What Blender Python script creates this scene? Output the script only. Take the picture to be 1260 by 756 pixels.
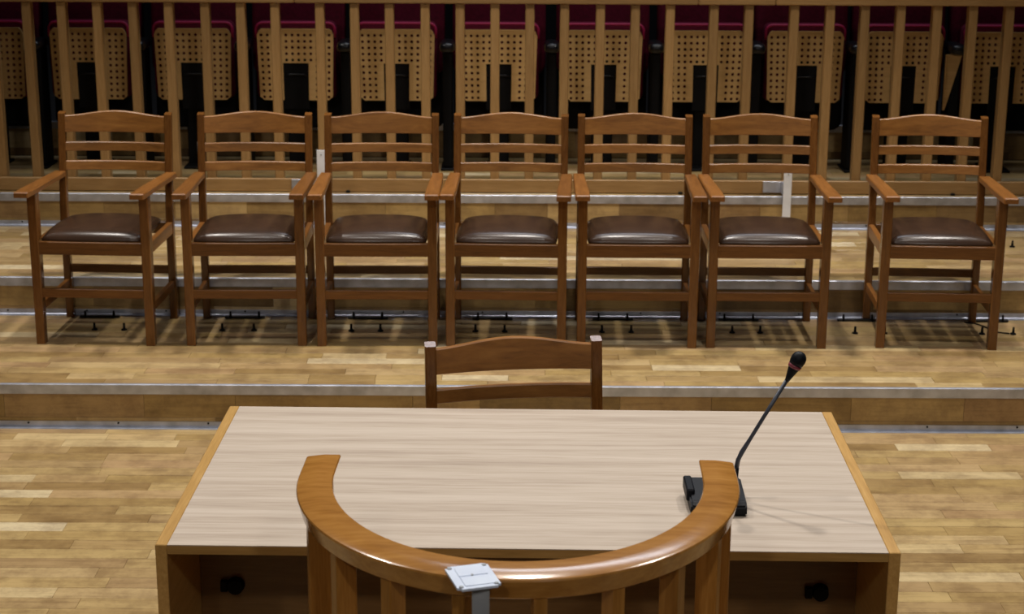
import bpy, bmesh, math, random
from mathutils import Vector, Matrix, Euler

random.seed(7)
S = bpy.context.scene
COL = S.collection
for o in list(bpy.data.objects):
    bpy.data.objects.remove(o)
R = math.radians

# ------------------------------------------------------------------ camera
cam = bpy.data.cameras.new('camera')
cam.sensor_width = 36.0
cam.lens = 61.3
cam.clip_start = 0.05
cam.clip_end = 60
cam.dof.use_dof = True
cam.dof.focus_distance = 4.3
cam.dof.aperture_fstop = 8.0
co = bpy.data.objects.new('camera', cam)
COL.objects.link(co)
co.matrix_world = (Matrix.Translation((0, 0, 2.1678)) @ Euler((R(90 - 15.4), 0, 0)).to_matrix().to_4x4()
                   @ Matrix.Rotation(R(0.28), 4, 'Z'))
S.camera = co

# ------------------------------------------------------------------ light
w = bpy.data.worlds.new('hall_air')
S.world = w
w.use_nodes = True
w.node_tree.nodes['Background'].inputs[0].default_value = (0.80, 0.82, 1.0, 1)
w.node_tree.nodes['Background'].inputs[1].default_value = 0.02


def spot(name, loc, target, power, size=0.12, angle=70, blend=0.6, color=(1, 0.94, 0.87)):
    d = bpy.data.lights.new(name, 'SPOT')
    d.energy = power
    d.spot_size = R(angle)
    d.spot_blend = blend
    d.shadow_soft_size = size
    d.color = color
    o = bpy.data.objects.new(name, d)
    COL.objects.link(o)
    o.location = loc
    o.rotation_euler = (Vector(target) - Vector(loc)).to_track_quat('-Z', 'Y').to_euler()
    return o


# rig of stage lamps hanging over the platform
spot('stage_lamp', (-2.6, 6.5, 6.2), (-0.8, 5.7, 0.2), 900)
spot('stage_lamp', (2.6, 6.5, 6.2), (0.8, 5.7, 0.2), 900)
spot('stage_lamp', (0.2, 6.7, 6.4), (0.0, 5.6, 0.2), 1050, size=0.16)
spot('stage_lamp', (-1.2, 3.6, 6.4), (-0.5, 4.4, 0.2), 300)
spot('stage_lamp', (1.4, 3.6, 6.4), (0.5, 4.4, 0.2), 300)
spot('front_lamp', (-1.6, -2.6, 5.2), (-0.2, 4.4, 0.4), 380, size=0.2, angle=42)
spot('front_lamp', (1.8, -2.6, 5.2), (0.2, 4.4, 0.4), 380, size=0.2, angle=42)

# broad cool lamp panels over the far side of the platform
for lx, lw, le in ((0.9, 3.2, 140),):
    ad = bpy.data.lights.new('overhead_panel', 'AREA')
    ad.shape = 'RECTANGLE'
    ad.size, ad.size_y = lw, 0.5
    ad.energy = le
    ad.color = (0.84, 0.90, 1.0)
    ao = bpy.data.objects.new('overhead_panel', ad)
    COL.objects.link(ao)
    ao.location = (lx, 9.3, 6.2)
    ao.rotation_euler = (Vector((0.2, 4.2, 0.3)) - ao.location).to_track_quat('-Z', 'Y').to_euler()

S.view_settings.view_transform = 'Standard'
S.view_settings.look = 'None'
S.view_settings.gamma = 1.0
S.view_settings.use_curve_mapping = False
S.view_settings.exposure = -0.82


# ------------------------------------------------------------------ materials
def nodemat(name, rough=0.5, metal=0.0, coat=0.0, spec=0.5):
    m = bpy.data.materials.new(name)
    m.use_nodes = True
    nt = m.node_tree
    b = nt.nodes['Principled BSDF']
    b.inputs['Roughness'].default_value = rough
    b.inputs['Metallic'].default_value = metal
    b.inputs['Coat Weight'].default_value = coat
    b.inputs['Coat Roughness'].default_value = 0.15
    b.inputs['Specular IOR Level'].default_value = spec
    return m, nt, b


def N(nt, t, **kw):
    n = nt.nodes.new(t)
    for k, v in kw.items():
        setattr(n, k, v)
    return n


def ramp(nt, stops, interp='LINEAR'):
    r = N(nt, 'ShaderNodeValToRGB')
    e = r.color_ramp.elements
    r.color_ramp.interpolation = interp
    while len(e) < len(stops):
        e.new(0.5)
    for i, (p, c) in enumerate(stops):
        e[i].position = p
        e[i].color = (*c, 1)
    return r


def lerp3(a, b, t):
    return tuple(a[i] + (b[i] - a[i]) * t for i in range(3))


def plain(name, c, rough=0.5, metal=0.0, var=0.15, scale=30, coat=0.0, spec=0.5):
    m, nt, b = nodemat(name, rough, metal, coat, spec)
    tc = N(nt, 'ShaderNodeTexCoord')
    n = N(nt, 'ShaderNodeTexNoise')
    n.inputs['Scale'].default_value = scale
    n.inputs['Detail'].default_value = 4
    nt.links.new(tc.outputs['Object'], n.inputs['Vector'])
    r = ramp(nt, [(0.3, tuple(x * (1 - var) for x in c)), (0.7, tuple(min(1, x * (1 + var)) for x in c))])
    nt.links.new(n.outputs['Fac'], r.inputs[0])
    nt.links.new(r.outputs[0], b.inputs['Base Color'])
    return m


def wood(name, dark, mid, light, axis, scale=1.0, rough=0.36, coat=0.0, wave=0.35, stretch=14, spec=0.42):
    """grain runs along the given axis of the object's own space"""
    m, nt, b = nodemat(name, rough, 0, coat, spec)
    L = nt.links.new
    tc = N(nt, 'ShaderNodeTexCoord')
    oi = N(nt, 'ShaderNodeObjectInfo')
    mul = N(nt, 'ShaderNodeVectorMath', operation='SCALE')
    comb = N(nt, 'ShaderNodeCombineXYZ')
    for i in range(3):
        L(oi.outputs['Random'], comb.inputs[i])
    L(comb.outputs[0], mul.inputs[0])
    mul.inputs['Scale'].default_value = 37.0
    add = N(nt, 'ShaderNodeVectorMath', operation='ADD')
    L(tc.outputs['Object'], add.inputs[0])
    L(mul.outputs[0], add.inputs[1])
    mp = N(nt, 'ShaderNodeMapping')
    s = [stretch * scale] * 3
    s['XYZ'.index(axis)] = scale
    mp.inputs['Scale'].default_value = s
    L(add.outputs[0], mp.inputs['Vector'])
    n1 = N(nt, 'ShaderNodeTexNoise')
    n1.inputs['Scale'].default_value = 2.2
    n1.inputs['Detail'].default_value = 6
    n1.inputs['Roughness'].default_value = 0.62
    n1.inputs['Distortion'].default_value = 0.6
    L(mp.outputs[0], n1.inputs['Vector'])
    n2 = N(nt, 'ShaderNodeTexNoise')
    n2.inputs['Scale'].default_value = 9
    n2.inputs['Detail'].default_value = 3
    L(mp.outputs[0], n2.inputs['Vector'])
    mix = N(nt, 'ShaderNodeMix')
    mix.inputs[0].default_value = wave
    L(n1.outputs['Fac'], mix.inputs[2])
    L(n2.outputs['Fac'], mix.inputs[3])
    r = ramp(nt, [(0.28, dark), (0.5, mid), (0.72, light)])
    L(mix.outputs[0], r.inputs[0])
    hs = N(nt, 'ShaderNodeHueSaturation')
    mr = N(nt, 'ShaderNodeMapRange')
    mr.inputs['To Min'].default_value = 0.85
    mr.inputs['To Max'].default_value = 1.15
    L(oi.outputs['Random'], mr.inputs['Value'])
    L(mr.outputs[0], hs.inputs['Value'])
    L(r.outputs[0], hs.inputs['Color'])
    L(hs.outputs[0], b.inputs['Base Color'])
    bp = N(nt, 'ShaderNodeBump')
    bp.inputs['Strength'].default_value = 0.05
    bp.inputs['Distance'].default_value = 0.002
    L(n2.outputs['Fac'], bp.inputs['Height'])
    L(bp.outputs[0], b.inputs['Normal'])
    return m


def parquet(name, tint=(1, 1, 1), rough=0.34, spread=0.3):
    m, nt, b = nodemat(name, rough, 0, 0.12)
    L = nt.links.new
    tc = N(nt, 'ShaderNodeTexCoord')
    oi = N(nt, 'ShaderNodeObjectInfo')
    ge = N(nt, 'ShaderNodeNewGeometry')
    ad = N(nt, 'ShaderNodeMath', operation='ADD')
    L(oi.outputs['Random'], ad.inputs[0])
    L(ge.outputs['Random Per Island'], ad.inputs[1])
    fr = N(nt, 'ShaderNodeMath', operation='FRACT')
    L(ad.outputs[0], fr.inputs[0])
    comb = N(nt, 'ShaderNodeCombineXYZ')
    for i in range(3):
        L(fr.outputs[0], comb.inputs[i])
    sc = N(nt, 'ShaderNodeVectorMath', operation='SCALE')
    sc.inputs['Scale'].default_value = 53
    L(comb.outputs[0], sc.inputs[0])
    add = N(nt, 'ShaderNodeVectorMath', operation='ADD')
    L(tc.outputs['Object'], add.inputs[0])
    L(sc.outputs[0], add.inputs[1])
    mp = N(nt, 'ShaderNodeMapping')
    mp.inputs['Scale'].default_value = (2.2, 30, 30)
    L(add.outputs[0], mp.inputs['Vector'])
    n1 = N(nt, 'ShaderNodeTexNoise')
    n1.inputs['Scale'].default_value = 1.6
    n1.inputs['Detail'].default_value = 6
    n1.inputs['Roughness'].default_value = 0.6
    n1.inputs['Distortion'].default_value = 0.8
    L(mp.outputs[0], n1.inputs['Vector'])
    t = lambda c: tuple(c[i] * tint[i] for i in range(3))
    pal = [(0.0, (0.37, 0.235, 0.090), -0.35), (0.2, (0.46, 0.315, 0.120), 0.05), (0.38, (0.43, 0.285, 0.130), -0.2),
           (0.55, (0.50, 0.355, 0.145), 0.1), (0.72, (0.47, 0.305, 0.145), -0.05), (0.88, (0.54, 0.395, 0.185), 0.2), (1.0, (0.70, 0.58, 0.36), 0.1)]
    base = ramp(nt, [(p, t(tuple(x * (1 + spread * k) for x in c))) for p, c, k in pal])
    L(fr.outputs[0], base.inputs[0])
    gr = ramp(nt, [(0.25, (0.66, 0.62, 0.58)), (0.5, (0.98, 0.98, 0.98)), (0.75, (1.12, 1.13, 1.15))])
    L(n1.outputs['Fac'], gr.inputs[0])
    mx = N(nt, 'ShaderNodeMix', data_type='RGBA', blend_type='MULTIPLY')
    mx.inputs[0].default_value = 0.85
    L(base.outputs[0], mx.inputs[6])
    L(gr.outputs[0], mx.inputs[7])
    # scuffs and worn patches, fixed to the place
    wc = N(nt, 'ShaderNodeTexNoise')
    wc.inputs['Scale'].default_value = 7
    wc.inputs['Detail'].default_value = 8
    wc.inputs['Roughness'].default_value = 0.75
    L(ge.outputs['Position'], wc.inputs['Vector'])
    wr = ramp(nt, [(0.40, (0.66, 0.62, 0.62)), (0.55, (1, 1, 1)), (0.70, (1.08, 1.08, 1.12))])
    L(wc.outputs['Fac'], wr.inputs[0])
    mx2 = N(nt, 'ShaderNodeMix', data_type='RGBA', blend_type='MULTIPLY')
    mx2.inputs[0].default_value = 0.8
    L(mx.outputs[2], mx2.inputs[6])
    L(wr.outputs[0], mx2.inputs[7])
    L(mx2.outputs[2], b.inputs['Base Color'])
    rr = N(nt, 'ShaderNodeMapRange')
    rr.inputs['To Min'].default_value = rough - 0.1
    rr.inputs['To Max'].default_value = rough + 0.16
    L(wc.outputs['Fac'], rr.inputs['Value'])
    L(rr.outputs[0], b.inputs['Roughness'])
    return m


def laminate(name):
    m, nt, b = nodemat(name, 0.27, 0, 0.0)
    L = nt.links.new
    tc = N(nt, 'ShaderNodeTexCoord')
    mp = N(nt, 'ShaderNodeMapping')
    mp.inputs['Scale'].default_value = (0.9, 26, 26)
    L(tc.outputs['Object'], mp.inputs['Vector'])
    n1 = N(nt, 'ShaderNodeTexNoise')
    n1.inputs['Scale'].default_value = 1.5
    n1.inputs['Detail'].default_value = 5
    n1.inputs['Distortion'].default_value = 0.5
    L(mp.outputs[0], n1.inputs['Vector'])
    mp2 = N(nt, 'ShaderNodeMapping')
    mp2.inputs['Scale'].default_value = (5, 130, 130)
    L(tc.outputs['Object'], mp2.inputs['Vector'])
    n2 = N(nt, 'ShaderNodeTexNoise')
    n2.inputs['Scale'].default_value = 2
    n2.inputs['Detail'].default_value = 3
    L(mp2.outputs[0], n2.inputs['Vector'])
    mix = N(nt, 'ShaderNodeMix')
    mix.inputs[0].default_value = 0.35
    L(n1.outputs['Fac'], mix.inputs[2])
    L(n2.outputs['Fac'], mix.inputs[3])
    r = ramp(nt, [(0.28, (0.42, 0.34, 0.275)), (0.44, (0.535, 0.445, 0.36)), (0.55, (0.60, 0.51, 0.42)), (0.72, (0.67, 0.58, 0.49))])
    L(mix.outputs[0], r.inputs[0])
    L(r.outputs[0], b.inputs['Base Color'])
    return m


def leather(name, c, rough):
    m = plain(name, c, rough, 0, 0.2, 12, coat=0.05)
    nt = m.node_tree
    b = nt.nodes['Principled BSDF']
    v = N(nt, 'ShaderNodeTexVoronoi')
    v.inputs['Scale'].default_value = 260
    tc = N(nt, 'ShaderNodeTexCoord')
    nt.links.new(tc.outputs['Object'], v.inputs['Vector'])
    bp = N(nt, 'ShaderNodeBump')
    bp.inputs['Strength'].default_value = 0.12
    bp.inputs['Distance'].default_value = 0.001
    nt.links.new(v.outputs['Distance'], bp.inputs['Height'])
    nt.links.new(bp.outputs[0], b.inputs['Normal'])
    return m


CH = ((0.110, 0.040, 0.008), (0.200, 0.077, 0.016), (0.280, 0.117, 0.027))
CH_SHADE = [tuple(0.78 * v for v in c) for c in CH]  # darker copy of the chair wood, shade of legs and cross rails painted in
chX = wood('chair_wood_across', *CH_SHADE, 'X', 3.0)
chY = wood('chair_wood_deep', *[tuple(1.12 * v for v in c) for c in CH], 'Y', 3.0)  # lighter copy, the sheen on the arms put into the wood colour
chZ = wood('chair_wood_upright', *CH_SHADE, 'Z', 3.0, rough=0.22, spec=0.5)
chCrest = wood('chair_crest_wood', *[tuple(k * v for k, v in zip((1.30, 1.38, 1.40), c)) for c in CH], 'X', 2.6, wave=0.2, stretch=6)
DK = ((0.36, 0.20, 0.055), (0.46, 0.265, 0.08), (0.55, 0.34, 0.12))
dkX = wood('desk_oak_across', *DK, 'X', 2.0)
dkY = wood('desk_oak_deep', *DK, 'Y', 2.0)
RL = ((0.25, 0.100, 0.016), (0.37, 0.165, 0.033), (0.48, 0.235, 0.055))
rlX = wood('podium_rail_wood', *RL, 'X', 2.4, rough=0.2, coat=0.3, stretch=5, spec=0.4)
rlZ = wood('podium_slat_wood', *RL, 'Z', 2.4, rough=0.3)
BL = ((0.29, 0.160, 0.055), (0.37, 0.215, 0.080), (0.45, 0.275, 0.112))
blX = wood('balustrade_wood_across', *BL, 'X', 2.0, rough=0.4)
blZ = wood('balustrade_wood_upright', *BL, 'Z', 2.0, rough=0.4)
ply = wood('seat_plywood', (0.56, 0.34, 0.125), (0.65, 0.41, 0.16), (0.72, 0.47, 0.20), 'X', 1.5, rough=0.45)
plank_m = parquet('parquet_oak')
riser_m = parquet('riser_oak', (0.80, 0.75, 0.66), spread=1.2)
alu = plain('aluminium_strip', (0.50, 0.53, 0.62), 0.42, 0.7, 0.22, 16)
alu_light = plain('bright_aluminium', (0.74, 0.82, 1.0), 0.45, 0.1, 0.06, 20)
steel = plain('grey_steel', (0.42, 0.44, 0.47), 0.5, 0.3, 0.1, 20)
black_m = plain('black_metal', (0.004, 0.004, 0.0045), 0.6, 0.0, 0.2, 20, spec=0.15)
black_gloss = plain('black_vinyl', (0.006, 0.006, 0.008), 0.3, 0.0, 0.2, 20, spec=0.4)
mic_m = plain('black_plastic', (0.006, 0.007, 0.010), 0.5, 0.0, 0.15, 60, spec=0.15)
mic_neck = plain('gooseneck_rubber', (0.060, 0.068, 0.090), 0.4, 0.2, 0.1, 60)
red_ring = plain('red_ring', (0.22, 0.03, 0.05), 0.4)
red_m = plain('crimson_fabric', (0.110, 0.003, 0.020), 0.8, 0, 0.2, 60, spec=0.2)
red_pipe_lit = plain('crimson_piping_lit', (0.42, 0.008, 0.085), 0.6, 0, 0.1, 60)  # light on the cushion rim is put into this brighter crimson
leather_m = leather('brown_leather', (0.046, 0.024, 0.014), 0.27)
dark_wall = plain('dark_wall_paint', (0.010, 0.009, 0.010), 0.9, 0, 0.2, 3)
dark_floor = plain('dark_base', (0.012, 0.010, 0.010), 0.95, 0, 0.3, 80)  # near-black for the floor and platform bodies
lam = laminate('pale_laminate')
inner_shade_m = wood('desk_inner_shaded', (0.12, 0.058, 0.018), (0.155, 0.078, 0.025), (0.19, 0.10, 0.034), 'X', 2.0)  # darkened desk oak: shade of the recess is painted into the colour
paper = plain('white_paper', (0.86, 0.88, 0.93), 0.5, 0, 0.03)


# ------------------------------------------------------------------ mesh helpers
def obj(name, bm, mat, parent=None, smooth=False, loc=None):
    bmesh.ops.recalc_face_normals(bm, faces=bm.faces)
    me = bpy.data.meshes.new(name)
    bm.to_mesh(me)
    bm.free()
    me.materials.append(mat)
    if smooth:
        for p in me.polygons:
            p.use_smooth = True
    o = bpy.data.objects.new(name, me)
    COL.objects.link(o)
    if parent:
        o.parent = parent
    if loc:
        o.location = loc
    return o


def inst(name, me, parent, loc=(0, 0, 0), rz=0):
    o = bpy.data.objects.new(name, me)
    COL.objects.link(o)
    o.parent = parent
    o.location = loc
    o.rotation_euler = (0, 0, rz)
    return o


def box(bm, x0, x1, y0, y1, z0, z1, bev=0.0, seg=1):
    vs = [bm.verts.new(c) for c in ((x0, y0, z0), (x1, y0, z0), (x1, y1, z0), (x0, y1, z0),
                                    (x0, y0, z1), (x1, y0, z1), (x1, y1, z1), (x0, y1, z1))]
    fs = [bm.faces.new([vs[i] for i in f]) for f in ((3, 2, 1, 0), (4, 5, 6, 7), (0, 1, 5, 4), (1, 2, 6, 5), (2, 3, 7, 6), (3, 0, 4, 7))]
    if bev:
        es = list({e for f in fs for e in f.edges})
        bmesh.ops.bevel(bm, geom=es, offset=bev, segments=seg, affect='EDGES', profile=0.5)
    return bm


def B(*a, **k):
    return box(bmesh.new(), *a, **k)


def loft(bm, rings, cap=True, closed=True):
    """rings: lists of points of equal length; joins them in order"""
    R_ = [[bm.verts.new(p) for p in r] for r in rings]
    n = len(R_[0])
    for a, b in zip(R_, R_[1:]):
        for i in range(n if closed else n - 1):
            j = (i + 1) % n
            bm.faces.new((a[i], a[j], b[j], b[i]))
    if cap:
        bm.faces.new(list(reversed(R_[0])))
        bm.faces.new(R_[-1])
    return bm


def rrect(cx, cy, hx, hy, c, z):
    """chamfered rectangle ring in a horizontal plane"""
    return [(cx - hx + c, cy - hy, z), (cx + hx - c, cy - hy, z), (cx + hx, cy - hy + c, z), (cx + hx, cy + hy - c, z),
            (cx + hx - c, cy + hy, z), (cx - hx + c, cy + hy, z), (cx - hx, cy + hy - c, z), (cx - hx, cy - hy + c, z)]


def tube(bm, pts, rad, n=10):
    pts = [Vector(p) for p in pts]
    rads = rad if isinstance(rad, (list, tuple)) else [rad] * len(pts)
    rings = []
    for i, p in enumerate(pts):
        d = (pts[min(i + 1, len(pts) - 1)] - pts[max(i - 1, 0)]).normalized()
        a = d.orthogonal().normalized() if abs(d.z) > 0.9 else d.cross(Vector((0, 0, 1))).normalized()
        if i and (a.dot(prev) < 0):
            a = -a
        prev = a
        b = d.cross(a)
        rings.append([p + (a * math.cos(2 * math.pi * k / n) + b * math.sin(2 * math.pi * k / n)) * rads[i] for k in range(n)])
    return loft(bm, rings)


def thing(name, label, cat, loc=(0, 0, 0), rz=0, group=None):
    o = bpy.data.objects.new(name, None)
    o.empty_display_size = 0.1
    COL.objects.link(o)
    o.location = loc
    o.rotation_euler = (0, 0, rz)
    return tag(o, label, cat, group)


def tag(o, label, cat, group=None):
    o['label'] = label
    o['category'] = cat
    if group:
        o['group'] = group
    return o


def structure(o):
    o['kind'] = 'structure'
    return o


# ------------------------------------------------------------------ the stage
Z1, Z2, Z3, Z4 = 0.1658, 0.3260, 0.4801, 0.660
Y1, Y2, Y3, Y4 = 6.154, 7.119, 8.117, 9.10


def plank_mesh(name, L, W, T=0.012, mat=plank_m):
    bm = B(-L / 2 + 0.0004, L / 2 - 0.0004, -W / 2 + 0.0006, W / 2 - 0.0006, -T, 0, bev=0.0008)
    bmesh.ops.recalc_face_normals(bm, faces=bm.faces)
    me = bpy.data.meshes.new(name)
    bm.to_mesh(me)
    bm.free()
    me.materials.append(mat)
    return me


LENS = (0.25, 0.34, 0.42, 0.52, 0.66)
rp = random.Random(11)


def row_lengths(x0, x1):
    x = x0 - rp.random() * 0.4
    while x < x1:
        L = rp.choice(LENS)
        yield x, L
        x += L


def lay_planks(parent, x0, x1, y0, y1, z, rows):
    W = (y1 - y0) / rows
    ms = {L: plank_mesh('plank', L, W) for L in LENS}
    for r in range(rows):
        for x, L in row_lengths(x0, x1):
            inst('plank', ms[L], parent, (x + L / 2, y0 + (r + 0.5) * W, z + rp.choice((0, 0, 0.0003, -0.0003))))


def lay_stuff(parent, x0, x1, y0, y1, z, rows):
    W = (y1 - y0) / rows
    bm = bmesh.new()
    for r in range(rows):
        for x, L in row_lengths(x0, x1):
            box(bm, x + 0.0004, x + L - 0.0004, y0 + r * W + 0.0004, y0 + (r + 1) * W - 0.0004, z - 0.012, z)
    o = obj('far_planks', bm, plank_m, parent)
    o['kind'] = 'stuff'
    return o


T = 0.0124
floor = structure(obj('floor', B(-3.2, 3.2, 1.2, Y1 + 0.02, -0.12, -T), dark_floor))
lay_planks(floor, -2.1, 2.1, Y1 - 1.85, Y1, 0, 26)
lay_stuff(floor, -2.6, 2.6, 2.0, Y1 - 1.85, 0, 32)


def platform(y0, y1, z0, z1):
    return structure(obj('platform', B(-3.6, 3.6, y0 + 0.012, y1 + 0.01, z0 - 0.12, z1 - T), dark_floor))


pl1 = platform(Y1, Y2, 0, Z1)
pl2 = platform(Y2, Y3, Z1, Z2)
pl3 = platform(Y3, Y4, Z2, Z3)
lay_planks(pl1, -2.3, 2.3, Y1 + 0.004, Y2, Z1, 14)
lay_planks(pl2, -2.65, 2.65, Y2 + 0.004, Y3, Z2, 14)
lay_stuff(pl3, -3.0, 3.0, Y3 + 0.004, Y4, Z3, 14)
pl4 = structure(obj('platform', B(-3.6, 3.6, Y4 + 0.012, 12.4, Z3 - 0.12, Z4), dark_floor))


def riser_boards(parent, x0, x1, y, z0, z1):
    """two courses of oak blocks on a riser: wide above, narrow below"""
    h = z1 - z0
    for a, b in ((z0 + 0.25 * h, z1), (z0, z0 + 0.25 * h)):
        ms = {}
        for x, L in row_lengths(x0, x1):
            if L not in ms:
                bm = B(0.0004, L - 0.0004, 0, 0.012, 0.0004, b - a - 0.0004, bev=0.0005)
                bmesh.ops.recalc_face_normals(bm, faces=bm.faces)
                me = bpy.data.meshes.new('riser_board')
                bm.to_mesh(me)
                bm.free()
                me.materials.append(riser_m)
                ms[L] = me
            inst('riser_board', ms[L], parent, (x, y, a))


trim_n = 0


def trims(parent, y, z0, z1, x, bottom=True):
    """aluminium angle on the nosing and, at the foot of the riser, a second one"""
    global trim_n
    trim_n += 1
    bm = bmesh.new()
    box(bm, -x, x, y - 0.004, y - 0.0005, z1 - 0.036, z1 + 0.002, bev=0.0012)
    box(bm, -x, x, y - 0.003, y + 0.010, z1 + 0.0005, z1 + 0.003, bev=0.0008)
    t = structure(obj('trim_%d' % trim_n, bm, alu))
    sc = None
    if bottom:
        trim_n += 1
        bm = bmesh.new()
        prof = [(y - 0.0005, z0 + 0.024), (y - 0.004, z0 + 0.024), (y - 0.0045, z0 + 0.006), (y - 0.008, z0 + 0.0035),
                (y - 0.024, z0 + 0.003), (y - 0.025, z0 + 0.0005), (y - 0.0005, z0 + 0.0005)]
        loft(bm, [[(-x, a, b) for a, b in prof], [(x, a, b) for a, b in prof]])
        t2 = structure(obj('trim_%d' % trim_n, bm, alu))
        bm = bmesh.new()
        bmesh.ops.create_cone(bm, cap_ends=True, segments=8, radius1=0.004, radius2=0.004, depth=0.003,
                              matrix=Matrix.Rotation(R(90), 4, 'X'))
        first = obj('screw', bm, black_m, t2, loc=(-x + 0.2, y - 0.005, z0 + 0.018))
        k = -x + 0.53
        while k < x:
            inst('screw', first.data, t2, (k, y - 0.005, z0 + 0.018))
            k += 0.335
    return t


riser_boards(pl1, -2.1, 2.1, Y1, 0.002, Z1 - 0.02)
riser_boards(pl2, -2.4, 2.4, Y2, Z1 + 0.002, Z2 - 0.02)
riser_boards(pl3, -2.7, 2.7, Y3, Z2 + 0.002, Z3 - 0.02)
riser_boards(pl4, -3.0, 3.0, Y4, Z3 + 0.002, Z4 - 0.02)
trims(pl1, Y1, 0, Z1, 3.0)
trims(pl2, Y2, Z1, Z2, 3.0)
trims(pl3, Y3, Z2, Z3, 3.2)
trims(pl4, Y4, Z3, Z4, 3.4, bottom=False)
structure(obj('wall_back', B(-3.6, 3.6, 12.4, 12.5, 0, 4.2), dark_wall))


# ------------------------------------------------------------------ armchairs
def post_ring(z, c, hx, hy, cx):
    return rrect(cx, c, hx, hy, 0.003, z)


def make_chair():
    t = thing('armchair', 'chair', 'chair')
    XL = 0.221
    first_front = None
    for s in (-1, 1):
        bm = bmesh.new()
        loft(bm, [post_ring(0, -0.201, 0.0175, 0.019, s * XL), post_ring(0.36, -0.196, 0.0180, 0.024, s * XL), post_ring(0.612, -0.196, 0.0180, 0.024, s * XL)])
        obj('leg', bm, chZ, t)
        bm = bmesh.new()
        loft(bm, [post_ring(0, 0.196, 0.0155, 0.016, s * XL), post_ring(0.38, 0.196, 0.0155, 0.0165, s * XL),
                  post_ring(0.48, 0.200, 0.0145, 0.016, s * XL), [(x, y, 0.862 - 0.27 * (0.2615 - y)) for x, y, _ in post_ring(0, 0.248, 0.0145, 0.0135, s * XL)]])
        obj('leg', bm, chZ, t)

    def yback(z):
        return 0.200 + 0.048 * max(0, (z - 0.48)) / 0.388

    def slat(name, zb, zt, arch, mat, sag=0.020, thick=0.016):
        bm = bmesh.new()
        n = 20
        hw = 0.2085
        rings = []
        for i in range(n + 1):
            u = -1 + 2 * i / n
            x = u * hw
            top = zt + arch * (0.5 + 0.5 * math.cos(math.pi * u)) ** 0.9
            dy = sag * (1 - u * u)
            y0 = yback(zb) + dy
            y1 = yback(top) + dy
            h = thick / 2
            rings.append([(x, y0 - h, zb + 0.002), (x, y0 - h + 0.002, zb), (x, y0 + h - 0.002, zb), (x, y0 + h, zb + 0.002),
                          (x, y1 + h, top - 0.003), (x, y1 + h - 0.003, top), (x, y1 - h + 0.003, top), (x, y1 - h, top - 0.003)])
        loft(bm, rings)
        return obj(name, bm, mat, t)

    slat('crest_rail', 0.779, 0.847, 0.019, chCrest)
    slat('back_slat', 0.702, 0.739, 0, chCrest)
    slat('back_slat', 0.624, 0.662, 0, chCrest)

    # arms: widen to the front, the front end rounded
    for s in (-1, 1):
        bm = bmesh.new()
        outline = [(0.2075, 0.205), (0.2530, 0.21), (0.2545, 0.12), (0.2535, -0.28), (0.2525, -0.326), (0.2495, -0.330), (0.2000, -0.330), (0.1970, -0.326), (0.1970, -0.18), (0.2060, 0.12)]
        zz = lambda y: 0.622 - (y - 0.2) * 0.034
        a = [(s * x, y, zz(y) - 0.022) for x, y in outline]
        b = [(s * x, y, zz(y) - 0.004) for x, y in outline]
        cx = sum(p[0] for p in outline) / len(outline)
        c = [(s * (x + (0.003 if x < cx else -0.003)), y + (0.006 if y < -0.25 else 0), zz(y)) for x, y in outline]
        if s < 0:
            a.reverse(); b.reverse(); c.reverse()
        loft(bm, [a, b, c])
        obj('armrest', bm, chY, t)
    # seat frame
    obj('seat_rail', B(-0.205, 0.205, -0.216, -0.192, 0.367, 0.419, bev=0.002), chX, t)
    obj('seat_rail', B(-0.206, 0.206, 0.186, 0.206, 0.367, 0.415, bev=0.002), chX, t)
    for s in (-1, 1):
        obj('seat_rail', B(s * 0.223 - 0.011, s * 0.223 + 0.011, -0.185, 0.181, 0.367, 0.416, bev=0.002), chY, t)
    obj('stretcher', B(-0.205, 0.205, -0.213, -0.195, 0.192, 0.228, bev=0.002), chX, t)
    obj('stretcher', B(-0.207, 0.207, 0.188, 0.204, 0.194, 0.228, bev=0.002), chX, t)
    for s in (-1, 1):
        obj('stretcher', B(s * 0.221 - 0.009, s * 0.221 + 0.009, -0.186, 0.182, 0.130, 0.166, bev=0.002), chY, t)
    # cushion
    bm = bmesh.new()
    nu, nv = 26, 20
    grid = []
    for j in range(nv + 1):
        v = -1 + 2 * j / nv
        row = []
        for i in range(nu + 1):
            u = -1 + 2 * i / nu
            # square to rounded square
            uu = u * (1 - 0.045 * v * v * abs(u))
            vv = v * (1 - 0.06 * u * u * abs(v))
            hx = 0.207 - 0.008 * (v + 1) / 2
            x = hx * uu
            y = -0.012 + 0.196 * vv
            e = max(0, 1 - abs(u) ** 5) * max(0, 1 - abs(v) ** 5)
            z = 0.428 + 0.030 * e ** 0.42 + 0.016 * (1 - u * u) * (1 - v * v)
            row.append(bm.verts.new((x, y, z)))
        grid.append(row)
    for j in range(nv):
        for i in range(nu):
            bm.faces.new((grid[j][i], grid[j][i + 1], grid[j + 1][i + 1], grid[j + 1][i]))
    edge = [grid[0][i] for i in range(nu + 1)] + [grid[j][nu] for j in range(1, nv + 1)] + \
           [grid[nv][i] for i in range(nu - 1, -1, -1)] + [grid[j][0] for j in range(nv - 1, 0, -1)]
    low = [bm.verts.new((v.co.x * 0.985, v.co.y, 0.4165)) for v in edge]
    for i in range(len(edge)):
        j = (i + 1) % len(edge)
        bm.faces.new((edge[i], low[i], low[j], edge[j]))
    bm.faces.new(low)
    obj('seat_cushion', bm, leather_m, t, smooth=True)
    return t


def children(o):
    return [c for c in bpy.data.objects if c.parent == o]


def dup(root, name=None):
    r = root.copy()
    COL.objects.link(r)
    for ch in children(root):
        c = ch.copy()
        COL.objects.link(c)
        c.parent = r
        for g in children(ch):
            d = g.copy()
            COL.objects.link(d)
            d.parent = c
    return r


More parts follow.
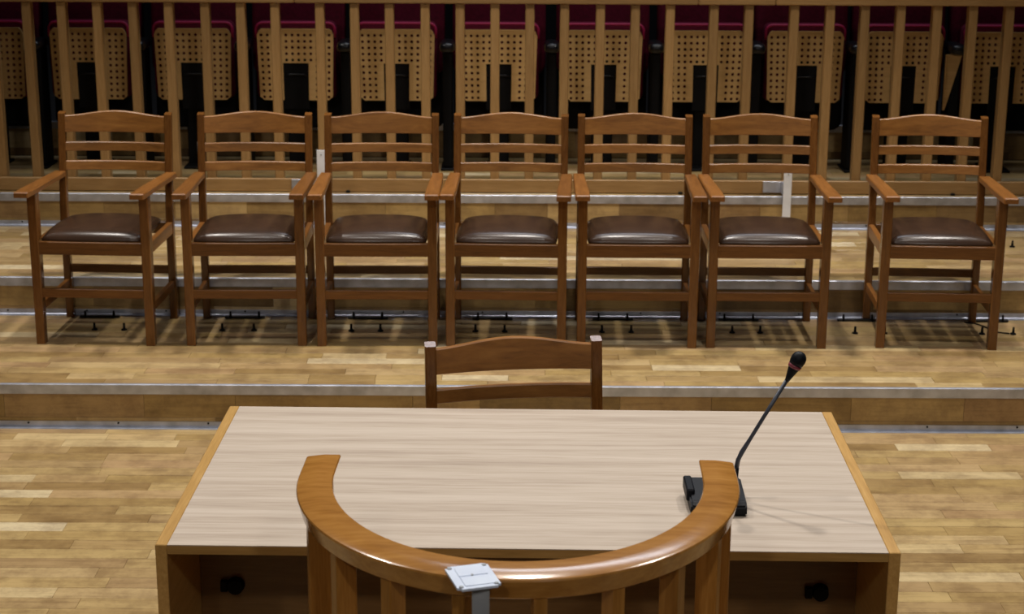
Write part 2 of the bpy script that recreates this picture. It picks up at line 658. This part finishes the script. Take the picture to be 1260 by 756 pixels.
proto = make_chair()
YC = 6.882
row = [(-1.650, -2.6, 'wooden armchair at the far left end of the back row'),
       (-1.060, 0.8, 'wooden armchair second from the left in the back row'),
       (-0.538, 0.6, 'wooden armchair third from the left, its right arm touching the middle chair'),
       (-0.016, -2.2, 'wooden armchair in the middle of the row, straight behind the lone chair at the desk'),
       (0.500, -0.9, 'wooden armchair just right of the middle chair in the back row'),
       (1.016, -0.7, 'wooden armchair with a white metal bar standing behind its leather seat'),
       (1.704, -3.2, 'wooden armchair at the far right end, set apart from the row by a gap')]
for i, (x, yaw, lab) in enumerate(row):
    c = proto if i == 0 else dup(proto)
    c.location = (x, YC, Z1 + 0.0008)
    c.rotation_euler = (0, 0, R(yaw))
    tag(c, lab, 'chair', 'wooden armchairs in a row on the first platform')
fc = dup(proto)
fc.location = (0.040, 4.165, 0.0008)
fc.rotation_euler = (0, 0, R(8.2))
tag(fc, 'lone wooden armchair tucked behind the pale desk, only its backrest showing', 'chair')

# ------------------------------------------------------------------ desk
DX, DYF, DYB, DZ = 0.0325, 3.292, 4.178, 0.75
HW = 0.760
desk = thing('desk', 'wide desk with pale laminate top and open oak front', 'desk', (DX, DYF, 0), R(-0.9))
D = DYB - DYF
for s in (-1, 1):
    a, b = sorted((s * HW, s * (HW - 0.024)))
    obj('side_panel', B(a, b, 0, D, 0, DZ, bev=0.0015), dkY, desk)
bm = B(-HW + 0.0245, HW - 0.0245, 0.0015, D, DZ - 0.021, DZ - 0.0025)
edge = obj('top_panel', bm, dkX, desk)
obj('laminate_sheet', B(-HW + 0.025, HW - 0.025, 0.001, D - 0.001, DZ - 0.0024, DZ - 0.0004), lam, edge)
obj('modesty_panel', B(-HW + 0.0245, HW - 0.0245, 0.315, 0.333, 0.06, DZ - 0.0215), inner_shade_m, desk)
for x in (-0.655, 0.655):
    bm = bmesh.new()
    bmesh.ops.create_cone(bm, cap_ends=True, segments=20, radius1=0.020, radius2=0.017, depth=0.02,
                          matrix=Matrix.Translation((x, 0.306, 0.520)) @ Matrix.Rotation(R(90), 4, 'X'))
    box(bm, x - 0.034, x - 0.018, 0.300, 0.314, 0.507, 0.533, bev=0.002)
    obj('fixing', bm, black_m, desk)['label'] = 'black fixing on the inner panel'

# ------------------------------------------------------------------ microphone
mic = thing('microphone', 'black gooseneck table microphone standing on the desk', 'microphone', (0.440, 3.545, DZ))


def mat_bm(bm, M):
    bmesh.ops.transform(bm, matrix=M, verts=bm.verts)
    return bm


bm = bmesh.new()
prof = [(-0.075, 0.0), (-0.075, 0.022), (-0.060, 0.030), (0.050, 0.042), (0.060, 0.036), (0.060, 0.0)]
loft(bm, [[(-0.056, y, z) for y, z in prof], [(0.064, y, z) for y, z in prof]])
bmesh.ops.bevel(bm, geom=list(bm.edges), offset=0.004, segments=2, affect='EDGES')
obj('base', bm, mic_m, mic)
bm = B(-0.062, -0.044, -0.030, 0.056, 0.016, 0.044, bev=0.003)
obj('button_bar', bm, mic_m, mic)
bm = bmesh.new()
tube(bm, [(0.046, 0.030, 0.036), (0.050, 0.034, 0.056), (0.052, 0.035, 0.070)], [0.009, 0.007, 0.006], 14)
obj('socket', bm, mic_m, mic, True)
bm = bmesh.new()
tube(bm, [(0.051, 0.035, 0.064), (0.055, 0.035, 0.088), (0.062, 0.035, 0.105), (0.078, 0.035, 0.134), (0.105, 0.035, 0.184), (0.152, 0.035, 0.270)],
     [0.0052, 0.0052, 0.0056, 0.0044, 0.0044, 0.0046], 12)
obj('gooseneck', bm, mic_neck, mic, True)
p0, d_ = Vector((0.152, 0.035, 0.268)), Vector((0.029, 0.0, 0.062)).normalized()
bm = bmesh.new()
tube(bm, [p0 + d_ * k for k in (0, 0.012, 0.034, 0.045)], [0.0046, 0.007, 0.0125, 0.014], 16)
obj('capsule_housing', bm, mic_m, mic, True)
bm = bmesh.new()
tube(bm, [p0 + d_ * k for k in (0.034, 0.0345, 0.0415, 0.042)], [0.0125, 0.0142, 0.0152, 0.0139], 16)
obj('light_ring', bm, red_ring, mic, True)['label'] = 'dark red ring'
bm = bmesh.new()
tube(bm, [p0 + d_ * k for k in (0.0425, 0.050, 0.058, 0.066, 0.071, 0.073)], [0.0148, 0.0162, 0.0165, 0.0140, 0.0085, 0.002], 18)
obj('grille', bm, mic_m, mic, True)

# ------------------------------------------------------------------ conductor's podium with curved guard rail
RX, RY, RZ = 0.013, 3.060, 1.0
pod = thing('podium', 'conductor podium with a U-shaped varnished guard rail on slats', 'podium', (RX, RY, 0), R(-1.6))
RO, RI, ARM, EL = 0.411, 0.344, 0.092, 0.054
bm = bmesh.new()
path = [('s', ARM - k * ARM / 4, -1) for k in range(4)] + [('a', 180 + k * 180 / 60) for k in range(61)] + [('s', (k + 1) * ARM / 4, 1) for k in range(4)]
# section from the inner edge outwards: flat inner half, slightly falling outer half, eased lip
sec = [(RI + 0.026, -0.034), (RI + 0.001, -0.005), (RI, -0.003), (RI + 0.002, 0.0), (RI + 0.030, 0.0), (RI + 0.033, -0.0002), (RO - 0.006, -0.0036),
       (RO - 0.0015, -0.0055), (RO, -0.0085), (RO - 0.008, -0.040), (RO - 0.011, -0.043), (RI + 0.026, -0.043)]
rings = []
for p in path:
    if p[0] == 's':
        rings.append([(p[2] * r, p[1], RZ + z) for r, z in sec])
    else:
        a = R(p[1])
        rings.append([(r * math.cos(a), (r + EL) * math.sin(a), RZ + z) for r, z in sec])
loft(bm, rings)
rail = obj('guard_rail', bm, rlX, pod)
for p in rail.data.polygons:
    p.use_smooth = True
rail.data.set_sharp_from_angle(angle=R(28))
PZ = 0.20
rm = RO - 0.033


def slat_me():
    bm = B(-0.0115, 0.0115, -0.020, 0.020, 0, RZ - 0.043 - PZ, bev=0.002)
    bmesh.ops.recalc_face_normals(bm, faces=bm.faces)
    me = bpy.data.meshes.new('slat')
    bm.to_mesh(me)
    bm.free()
    me.materials.append(rlZ)
    return me


sm = slat_me()
for ph in [-90.5 + 19.5 * k for k in range(10)]:
    a = R(ph - 90)
    nx, ny = math.cos(a) / rm, math.sin(a) / (rm + EL)
    inst('slat', sm, pod, (rm * math.cos(a), (rm + EL) * math.sin(a), PZ), math.atan2(ny, nx) + R(90))
for s in (-1, 1):
    inst('slat', sm, pod, (s * rm, 0.072, PZ), R(90))
obj('platform_board', B(-0.50, 0.50, -0.56, 0.17, PZ - 0.03, PZ, bev=0.003), plank_m, pod)
obj('platform_skirt', B(-0.47, 0.47, -0.53, 0.14, 0, PZ - 0.03), dkX, pod)

# metal clamp lying over the rail
cl = thing('metal_clamp', 'pale metal plate with corner screws clamped over the podium rail', 'bracket', (-0.061, 2.585, RZ + 0.003), R(17))
bm = B(-0.036, 0.036, -0.045, 0.045, 0, 0.004)
bmesh.ops.bevel(bm, geom=[e for e in bm.edges if abs(e.verts[0].co.z - e.verts[1].co.z) > 0.003], offset=0.006, segments=3, affect='EDGES')
obj('plate', bm, alu_light, cl)
for sx in (-1, 1):
    for sy in (-1, 1):
        bm = bmesh.new()
        bmesh.ops.create_cone(bm, cap_ends=True, segments=12, radius1=0.0042, radius2=0.0032, depth=0.002,
                              matrix=Matrix.Translation((sx * 0.029, sy * 0.037, 0.005)))
        obj('screw', bm, steel, cl)
bm = bmesh.new()
bmesh.ops.create_cone(bm, cap_ends=True, segments=12, radius1=0.003, radius2=0.0025, depth=0.0015, matrix=Matrix.Translation((0, 0.004, 0.0047)))
obj('screw', bm, steel, cl)
obj('raised_strip', B(-0.022, 0.026, 0.002, 0.036, 0.004, 0.0052, bev=0.0004), alu_light, cl)
obj('raised_strip', B(-0.022, 0.026, -0.036, -0.002, 0.004, 0.0052, bev=0.0004), alu_light, cl)
obj('strap', mat_bm(B(-0.014, 0.014, -0.0045, 0, -0.42, 0, bev=0.0008), Matrix.Translation((0.006, -0.026, 0)) @ Matrix.Rotation(R(-17), 4, 'Z')), steel, cl)

# ------------------------------------------------------------------ balustrade on the third level
BY = 8.215
kick = thing('kickboard', 'long oak kickboard along the foot of the balustrade', 'board', (0, 0, Z3))
joints = [-3.0, -1.02, 0.86, 1.22, 3.0]
for a, b in zip(joints, joints[1:]):
    obj('board', B(a + 0.001, b - 0.001, 8.172, BY - 0.022, 0.004, 0.066, bev=0.002), blX, kick)
for x in (-0.785, 0.80, 2.10):
    obj('plug', B(x - 0.010, x + 0.010, 8.158, 8.172, 0.002, 0.012, bev=0.002), black_m, kick)['label'] = 'black plug'
bal = [[-2.765, -2.60, -2.437, -2.272, -2.109, -1.943, -1.776, -1.609, -1.439, -1.273, -1.113],
       [-0.904, -0.742, -0.579, -0.412, -0.249, -0.086, 0.077, 0.239, 0.406, 0.569, 0.732],
       [0.936, 1.099],
       [1.311, 1.478, 1.640, 1.807, 1.977, 2.144, 2.314, 2.48, 2.645]]
blab = ['wooden balustrade section above the two leftmost armchairs', 'wooden balustrade section above the middle armchairs',
        'short two-post balustrade section behind the chair with the white bar', 'wooden balustrade section behind the rightmost armchair']
bm = B(-0.021, 0.021, -0.021, 0.034, 0, 1.374 - Z3, bev=0.004)
bmesh.ops.recalc_face_normals(bm, faces=bm.faces)
bme = bpy.data.meshes.new('baluster')
bm.to_mesh(bme)
bm.free()
bme.materials.append(blZ)
for k, xs in enumerate(bal):
    cx = (xs[0] + xs[-1]) / 2
    t = thing('balustrade', blab[k], 'railing', (cx, BY, Z3), 0, 'balustrade sections on the upper level')
    for x in xs:
        inst('baluster', bme, t, (x - cx, 0, 0))
    a, b = joints[k], joints[k + 1]
    obj('handrail', B(a + 0.001 - cx, b - 0.001 - cx, -0.030, 0.045, 1.374 - Z3, 1.425 - Z3, bev=0.005), blX, t)

# white metal bars standing against the third riser
for (bx, top, px0, px1, lab) in ((1.298, 0.618, -0.105, -0.021, 'white metal bar with a side plate, behind the second chair from right'),
                                 (-0.902, 0.700, -0.150, -0.021, 'white metal bar with a side plate, in the gap between second and third chairs')):
    t = thing('upright_bracket', lab, 'bracket', (bx, 8.090, Z2))
    obj('bar', B(-0.019, 0.019, -0.004, 0.004, 0.0005, top - Z2, bev=0.001), paper, t)
    obj('side_plate', B(px0, px1, 0.070, 0.0785, 0.166, 0.220, bev=0.001), alu, t)
    obj('side_plate', B(-0.021, 0.010, 0.004, 0.0785, 0.166, 0.220, bev=0.001), alu, t)
    bm = bmesh.new()
    bmesh.ops.create_cone(bm, cap_ends=True, segments=10, radius1=0.004, radius2=0.003, depth=0.003,
                          matrix=Matrix.Translation((0.001, -0.005, top - Z2 - 0.022)) @ Matrix.Rotation(R(90), 4, 'X'))
    obj('screw', bm, steel, t)

# ------------------------------------------------------------------ folding auditorium seats
SY = 8.80


def perforated(bm):
    """plywood shell with real holes and a notch for the pedestal"""
    nc, nr, p, hr = 12, 11, 0.0312, 0.0078
    x0, z0 = -(nc - 1) / 2 * p, 0.362
    W2, ZB, ZT = 0.193, 0.346, 0.705
    nw = 0.066
    key = {}

    def V(x, z):
        x *= 1 - 0.05 * (ZT - z) / (ZT - ZB)
        k = (round(x, 5), round(z, 5))
        if k not in key:
            key[k] = bm.verts.new((x, 0, z))
        return key[k]
    for r in range(nr):
        zc = z0 + r * p
        zl = ZB if r == 0 else zc - p / 2
        zh = ZT if r == nr - 1 else zc + p / 2
        for c in range(nc):
            if r < 6 and 3 <= c <= 8:
                continue
            xc = x0 + c * p
            xl = -W2 if c == 0 else xc - p / 2
            xh = W2 if c == nc - 1 else xc + p / 2
            if r < 6 and c == 2:
                xh = -nw
            if r < 6 and c == 9:
                xl = nw
            if r == 6 and c == 2:
                pass
            xm, zm = xc, zc
            sq = [(xl, zl), (xm, zl), (xh, zl), (xh, zm), (xh, zh), (xm, zh), (xl, zh), (xl, zm)]
            rc = 0.010
            for i, (ox, oz) in ((0, (1, 1)), (2, (-1, 1)), (4, (-1, -1)), (6, (1, -1))):
                cor = (c in (0, nc - 1)) and (r in (0, nr - 1)) and ((sq[i][0] in (-W2, W2)) and (sq[i][1] in (ZB, ZT)))
                if cor:
                    sq[i] = (sq[i][0] + ox * rc, sq[i][1] + oz * rc)
            outer = [V(*q) for q in sq]
            inner = [bm.verts.new(((xc + hr * math.cos(R(-135 + 45 * i))) * (1 - 0.05 * (ZT - zc) / (ZT - ZB)), 0, zc + hr * math.sin(R(-135 + 45 * i)))) for i in range(8)]
            for i in range(8):
                j = (i + 1) % 8
                try:
                    bm.faces.new((outer[i], outer[j], inner[j], inner[i]))
                except ValueError:
                    pass
    fs = list(bm.faces)
    ret = bmesh.ops.extrude_face_region(bm, geom=fs)
    bmesh.ops.translate(bm, vec=(0, 0.011, 0), verts=[v for v in ret['geom'] if isinstance(v, bmesh.types.BMVert)])
    return bm


def pad(bm, w, z0, z1, y0, y1, r):
    """upholstered slab with rounded corners, facing -y"""
    def ring(y, ins):
        out = []
        hw = w / 2 - ins
        a, b = z0 + ins, z1 - ins
        for cx, cz, st in ((hw - r, b - r, 0), (-hw + r, b - r, 90), (-hw + r, a + r, 180), (hw - r, a + r, 270)):
            for k in range(5):
                t = R(st + 22.5 * k)
                out.append((cx + r * math.cos(t), y, cz + r * math.sin(t)))
        return out
    d = y1 - y0
    loft(bm, [ring(y0, 0.016), ring(y0 + 0.05 * d, 0.008), ring(y0 + 0.2 * d, 0), ring(y1 - 0.1 * d, 0), ring(y1, 0.008)])
    return bm


def tilt(bm, zp, yp, deg):
    return mat_bm(bm, Matrix.Translation((0, yp, zp)) @ Matrix.Rotation(R(deg), 4, 'X') @ Matrix.Translation((0, -yp, -zp)))


seat0 = thing('folding_seat', 'seat', 'seat')
obj('seat_shell', perforated(bmesh.new()), ply, seat0)
obj('seat_cushion', pad(bmesh.new(), 0.405, 0.35, 0.738, 0.0125, 0.11, 0.035), red_m, seat0, True)
# piping along the cushion's upper rim, coloured as if lit
bm = bmesh.new()
pts = [(-0.198, 0.022, 0.66), (-0.198, 0.022, 0.69)] + [(-0.166 + 0.032 * math.cos(R(180 - 22.5 * k)), 0.022, 0.700 + 0.032 * math.sin(R(180 - 22.5 * k))) for k in range(5)] + \
      [(0.166 + 0.032 * math.cos(R(90 - 22.5 * k)), 0.022, 0.700 + 0.032 * math.sin(R(90 - 22.5 * k))) for k in range(5)] + [(0.198, 0.022, 0.69), (0.198, 0.022, 0.66)]
tube(bm, pts, 0.0075, 8)
obj('piping', bm, red_pipe_lit, seat0, True)['label'] = 'crimson piping with the lit rim painted in'
obj('backrest', tilt(pad(bmesh.new(), 0.475, 0.46, 1.06, 0.125, 0.195, 0.06), 0.46, 0.13, -7), red_m, seat0, True)
obj('back_shell', tilt(pad(bmesh.new(), 0.465, 0.185, 1.04, 0.197, 0.225, 0.05), 0.46, 0.13, -7), black_m, seat0, True)
bm = B(-0.052, 0.052, 0.035, 0.125, 0.0, 0.53, bev=0.006)
box(bm, -0.062, 0.062, -0.06, 0.16, 0.0, 0.012, bev=0.003)
obj('pedestal', bm, black_m, seat0)
obj('hinge_plate', B(-0.064, 0.064, 0.004, 0.0118, 0.30, 0.552), black_m, seat0)
bm = bmesh.new()
tube(bm, [(-0.055, 0.003, 0.47), (-0.03, 0.001, 0.476), (0.03, 0.001, 0.476), (0.055, 0.003, 0.47)], 0.004, 8)
obj('hinge_bar', bm, black_gloss, seat0, True)
behind = ['folded red seat cut off by the left edge of the picture', 'folded red seat above the leftmost armchair', 'folded red seat above and just left of the second armchair from left',
          'folded red seat above the gap between the second and third armchairs, nearer the second', 'folded red seat above the right half of the third armchair from left',
          'folded red seat straight above the middle armchair', 'folded red seat above the left half of the chair right of the middle one',
          'folded red seat above the gap between the fifth and sixth armchairs from left', 'folded red seat above the right half of the armchair with the white bar',
          'folded red seat above the left half of the rightmost armchair', 'folded red seat cut off by the right edge of the picture']
sx = [-2.655, -2.137, -1.612, -1.096, -0.588, -0.072, 0.457, 0.972, 1.469, 1.968, 2.47]
for i, x in enumerate(sx):
    s = seat0 if i == 0 else dup(seat0)
    s.location = (x, SY, Z3 + 0.0008)
    tag(s, behind[i], 'seat', 'red folding seats behind the balustrade')
    if i == 2:
        obj('paper_tag', B(-0.004, 0.030, 0.030, 0.0345, 0.06, 0.125), paper, s)['label'] = 'white paper tag on the pedestal'

# armrest pillars between the seats
arm0 = thing('seat_divider', 'arm', 'armrest')
bm = B(-0.024, 0.024, -0.02, 0.13, 0.012, 0.60, bev=0.006)
obj('upright_panel', bm, black_m, arm0)
bm = bmesh.new()
rings = []
for y, sxx, sz in ((-0.075, 0.016, 0.008), (-0.07, 0.030, 0.020), (-0.05, 0.038, 0.027), (0.0, 0.040, 0.030), (0.11, 0.036, 0.026), (0.14, 0.028, 0.018)):
    rings.append([(sxx * math.copysign(abs(math.cos(R(a))) ** 0.7, math.cos(R(a))), y, 0.625 + sz * math.copysign(abs(math.sin(R(a))) ** 0.7, math.sin(R(a)))) for a in range(0, 360, 30)])
loft(bm, rings)
obj('arm_pad', bm, black_gloss, arm0, True)
obj('foot', B(-0.035, 0.035, -0.05, 0.15, 0, 0.012, bev=0.003), black_m, arm0)
names_ = ['first', 'second', 'third', 'fourth', 'fifth', 'sixth', 'seventh', 'eighth', 'ninth', 'tenth']
for i in range(10):
    a = arm0 if i == 0 else dup(arm0)
    x = (sx[i] + sx[i + 1]) / 2
    a.location = (x, SY - 0.03, Z3 + 0.0008)
    lab = names_[i] + ' black armrest pillar from the left between the folding seats'
    if i == 9:
        lab = 'rightmost black armrest pillar, a pale wooden wedge leaning beside it'
    tag(a, lab, 'armrest', 'black armrest pillars between the red seats')

wedge = bmesh.new()
loft(wedge, [[(-0.045, 0, 0.32), (-0.036, 0, 0.32), (0.035, 0, 0.60), (-0.045, 0, 0.60)], [(-0.045, 0.012, 0.32), (-0.036, 0.012, 0.32), (0.035, 0.012, 0.60), (-0.045, 0.012, 0.60)]])
wo = obj('wedge', wedge, ply, a, loc=(-0.01, -0.034, 0))
wo['label'] = 'pale wooden wedge'

# ------------------------------------------------------------------ fixings on the first platform
below = ['under the leftmost armchair', 'under the second armchair from left', 'under the third armchair from left', 'under the middle armchair',
         'under the chair right of the middle', 'under the armchair with the white bar', 'in the gap left of the rightmost armchair', 'under the right edge of the rightmost armchair']
for i, x in enumerate((-1.735, -1.124, -0.606, -0.083, 0.425, 0.954, 1.455, 2.005)):
    t = thing('floor_bar', 'black fixing bar by the riser ' + below[i], 'fixing', (x, 7.060, Z1 + 0.0008), 0, 'black fixing bars along the riser')
    obj('bar', B(-0.085, 0.085, 0, 0.016, 0, 0.010, bev=0.002), black_gloss, t)
    for s in (-1, 1):
        bm = bmesh.new()
        bmesh.ops.create_cone(bm, cap_ends=True, segments=8, radius1=0.006, radius2=0.004, depth=0.03, matrix=Matrix.Translation((s * 0.06, 0.002, 0.016)))
        obj('peg', bm, black_m, t)
pegs = [(-1.715, 'left', 0), (-1.593, 'right', 0), (-1.19, 'left', 1), (-1.06, 'right', 1), (-0.66, 'left', 2), (-0.54, 'right', 2), (-0.15, 'left', 3), (-0.03, 'right', 3),
        (0.37, 'left', 4), (0.49, 'right', 4), (0.905, 'left', 5), (1.02, 'right', 5), (1.41, 'left', 6), (1.532, 'right', 6), (1.932, 'left', 7), (2.06, 'right', 7)]
p_me = None
pegs.append((2.285, 'upper', 8))
for x, sd, k in pegs:
    if k == 8:
        t = thing('floor_peg', 'small black peg on the second platform by the right edge of the picture', 'peg', (x, 7.76, Z2 + 0.0008), 0, 'small black floor pegs')
    else:
        t = thing('floor_peg', sd + '-hand small black peg standing on the floor ' + below[k], 'peg', (x, 6.882, Z1 + 0.0008), 0, 'small black floor pegs')
    bm = bmesh.new()
    bmesh.ops.create_cone(bm, cap_ends=True, segments=10, radius1=0.013, radius2=0.011, depth=0.005, matrix=Matrix.Translation((0, 0, 0.0025)))
    obj('flange', bm, black_m, t)
    bm = bmesh.new()
    bmesh.ops.create_cone(bm, cap_ends=True, segments=8, radius1=0.0055, radius2=0.0045, depth=0.026, matrix=Matrix.Translation((0, 0, 0.017)))
    obj('pin', bm, black_m, t)
bm = bmesh.new()
tube(bm, [(1.90, 7.05, Z1 + 0.0035), (1.945, 7.03, Z1 + 0.0035), (1.965, 6.99, Z1 + 0.0035), (1.985, 6.94, Z1 + 0.0035), (2.00, 6.90, Z1 + 0.0035), (2.045, 6.882, Z1 + 0.0035)], 0.003, 8)
tag(obj('cable', bm, black_m, None, True), 'thin black cable on the floor beside the rightmost armchair', 'cable')
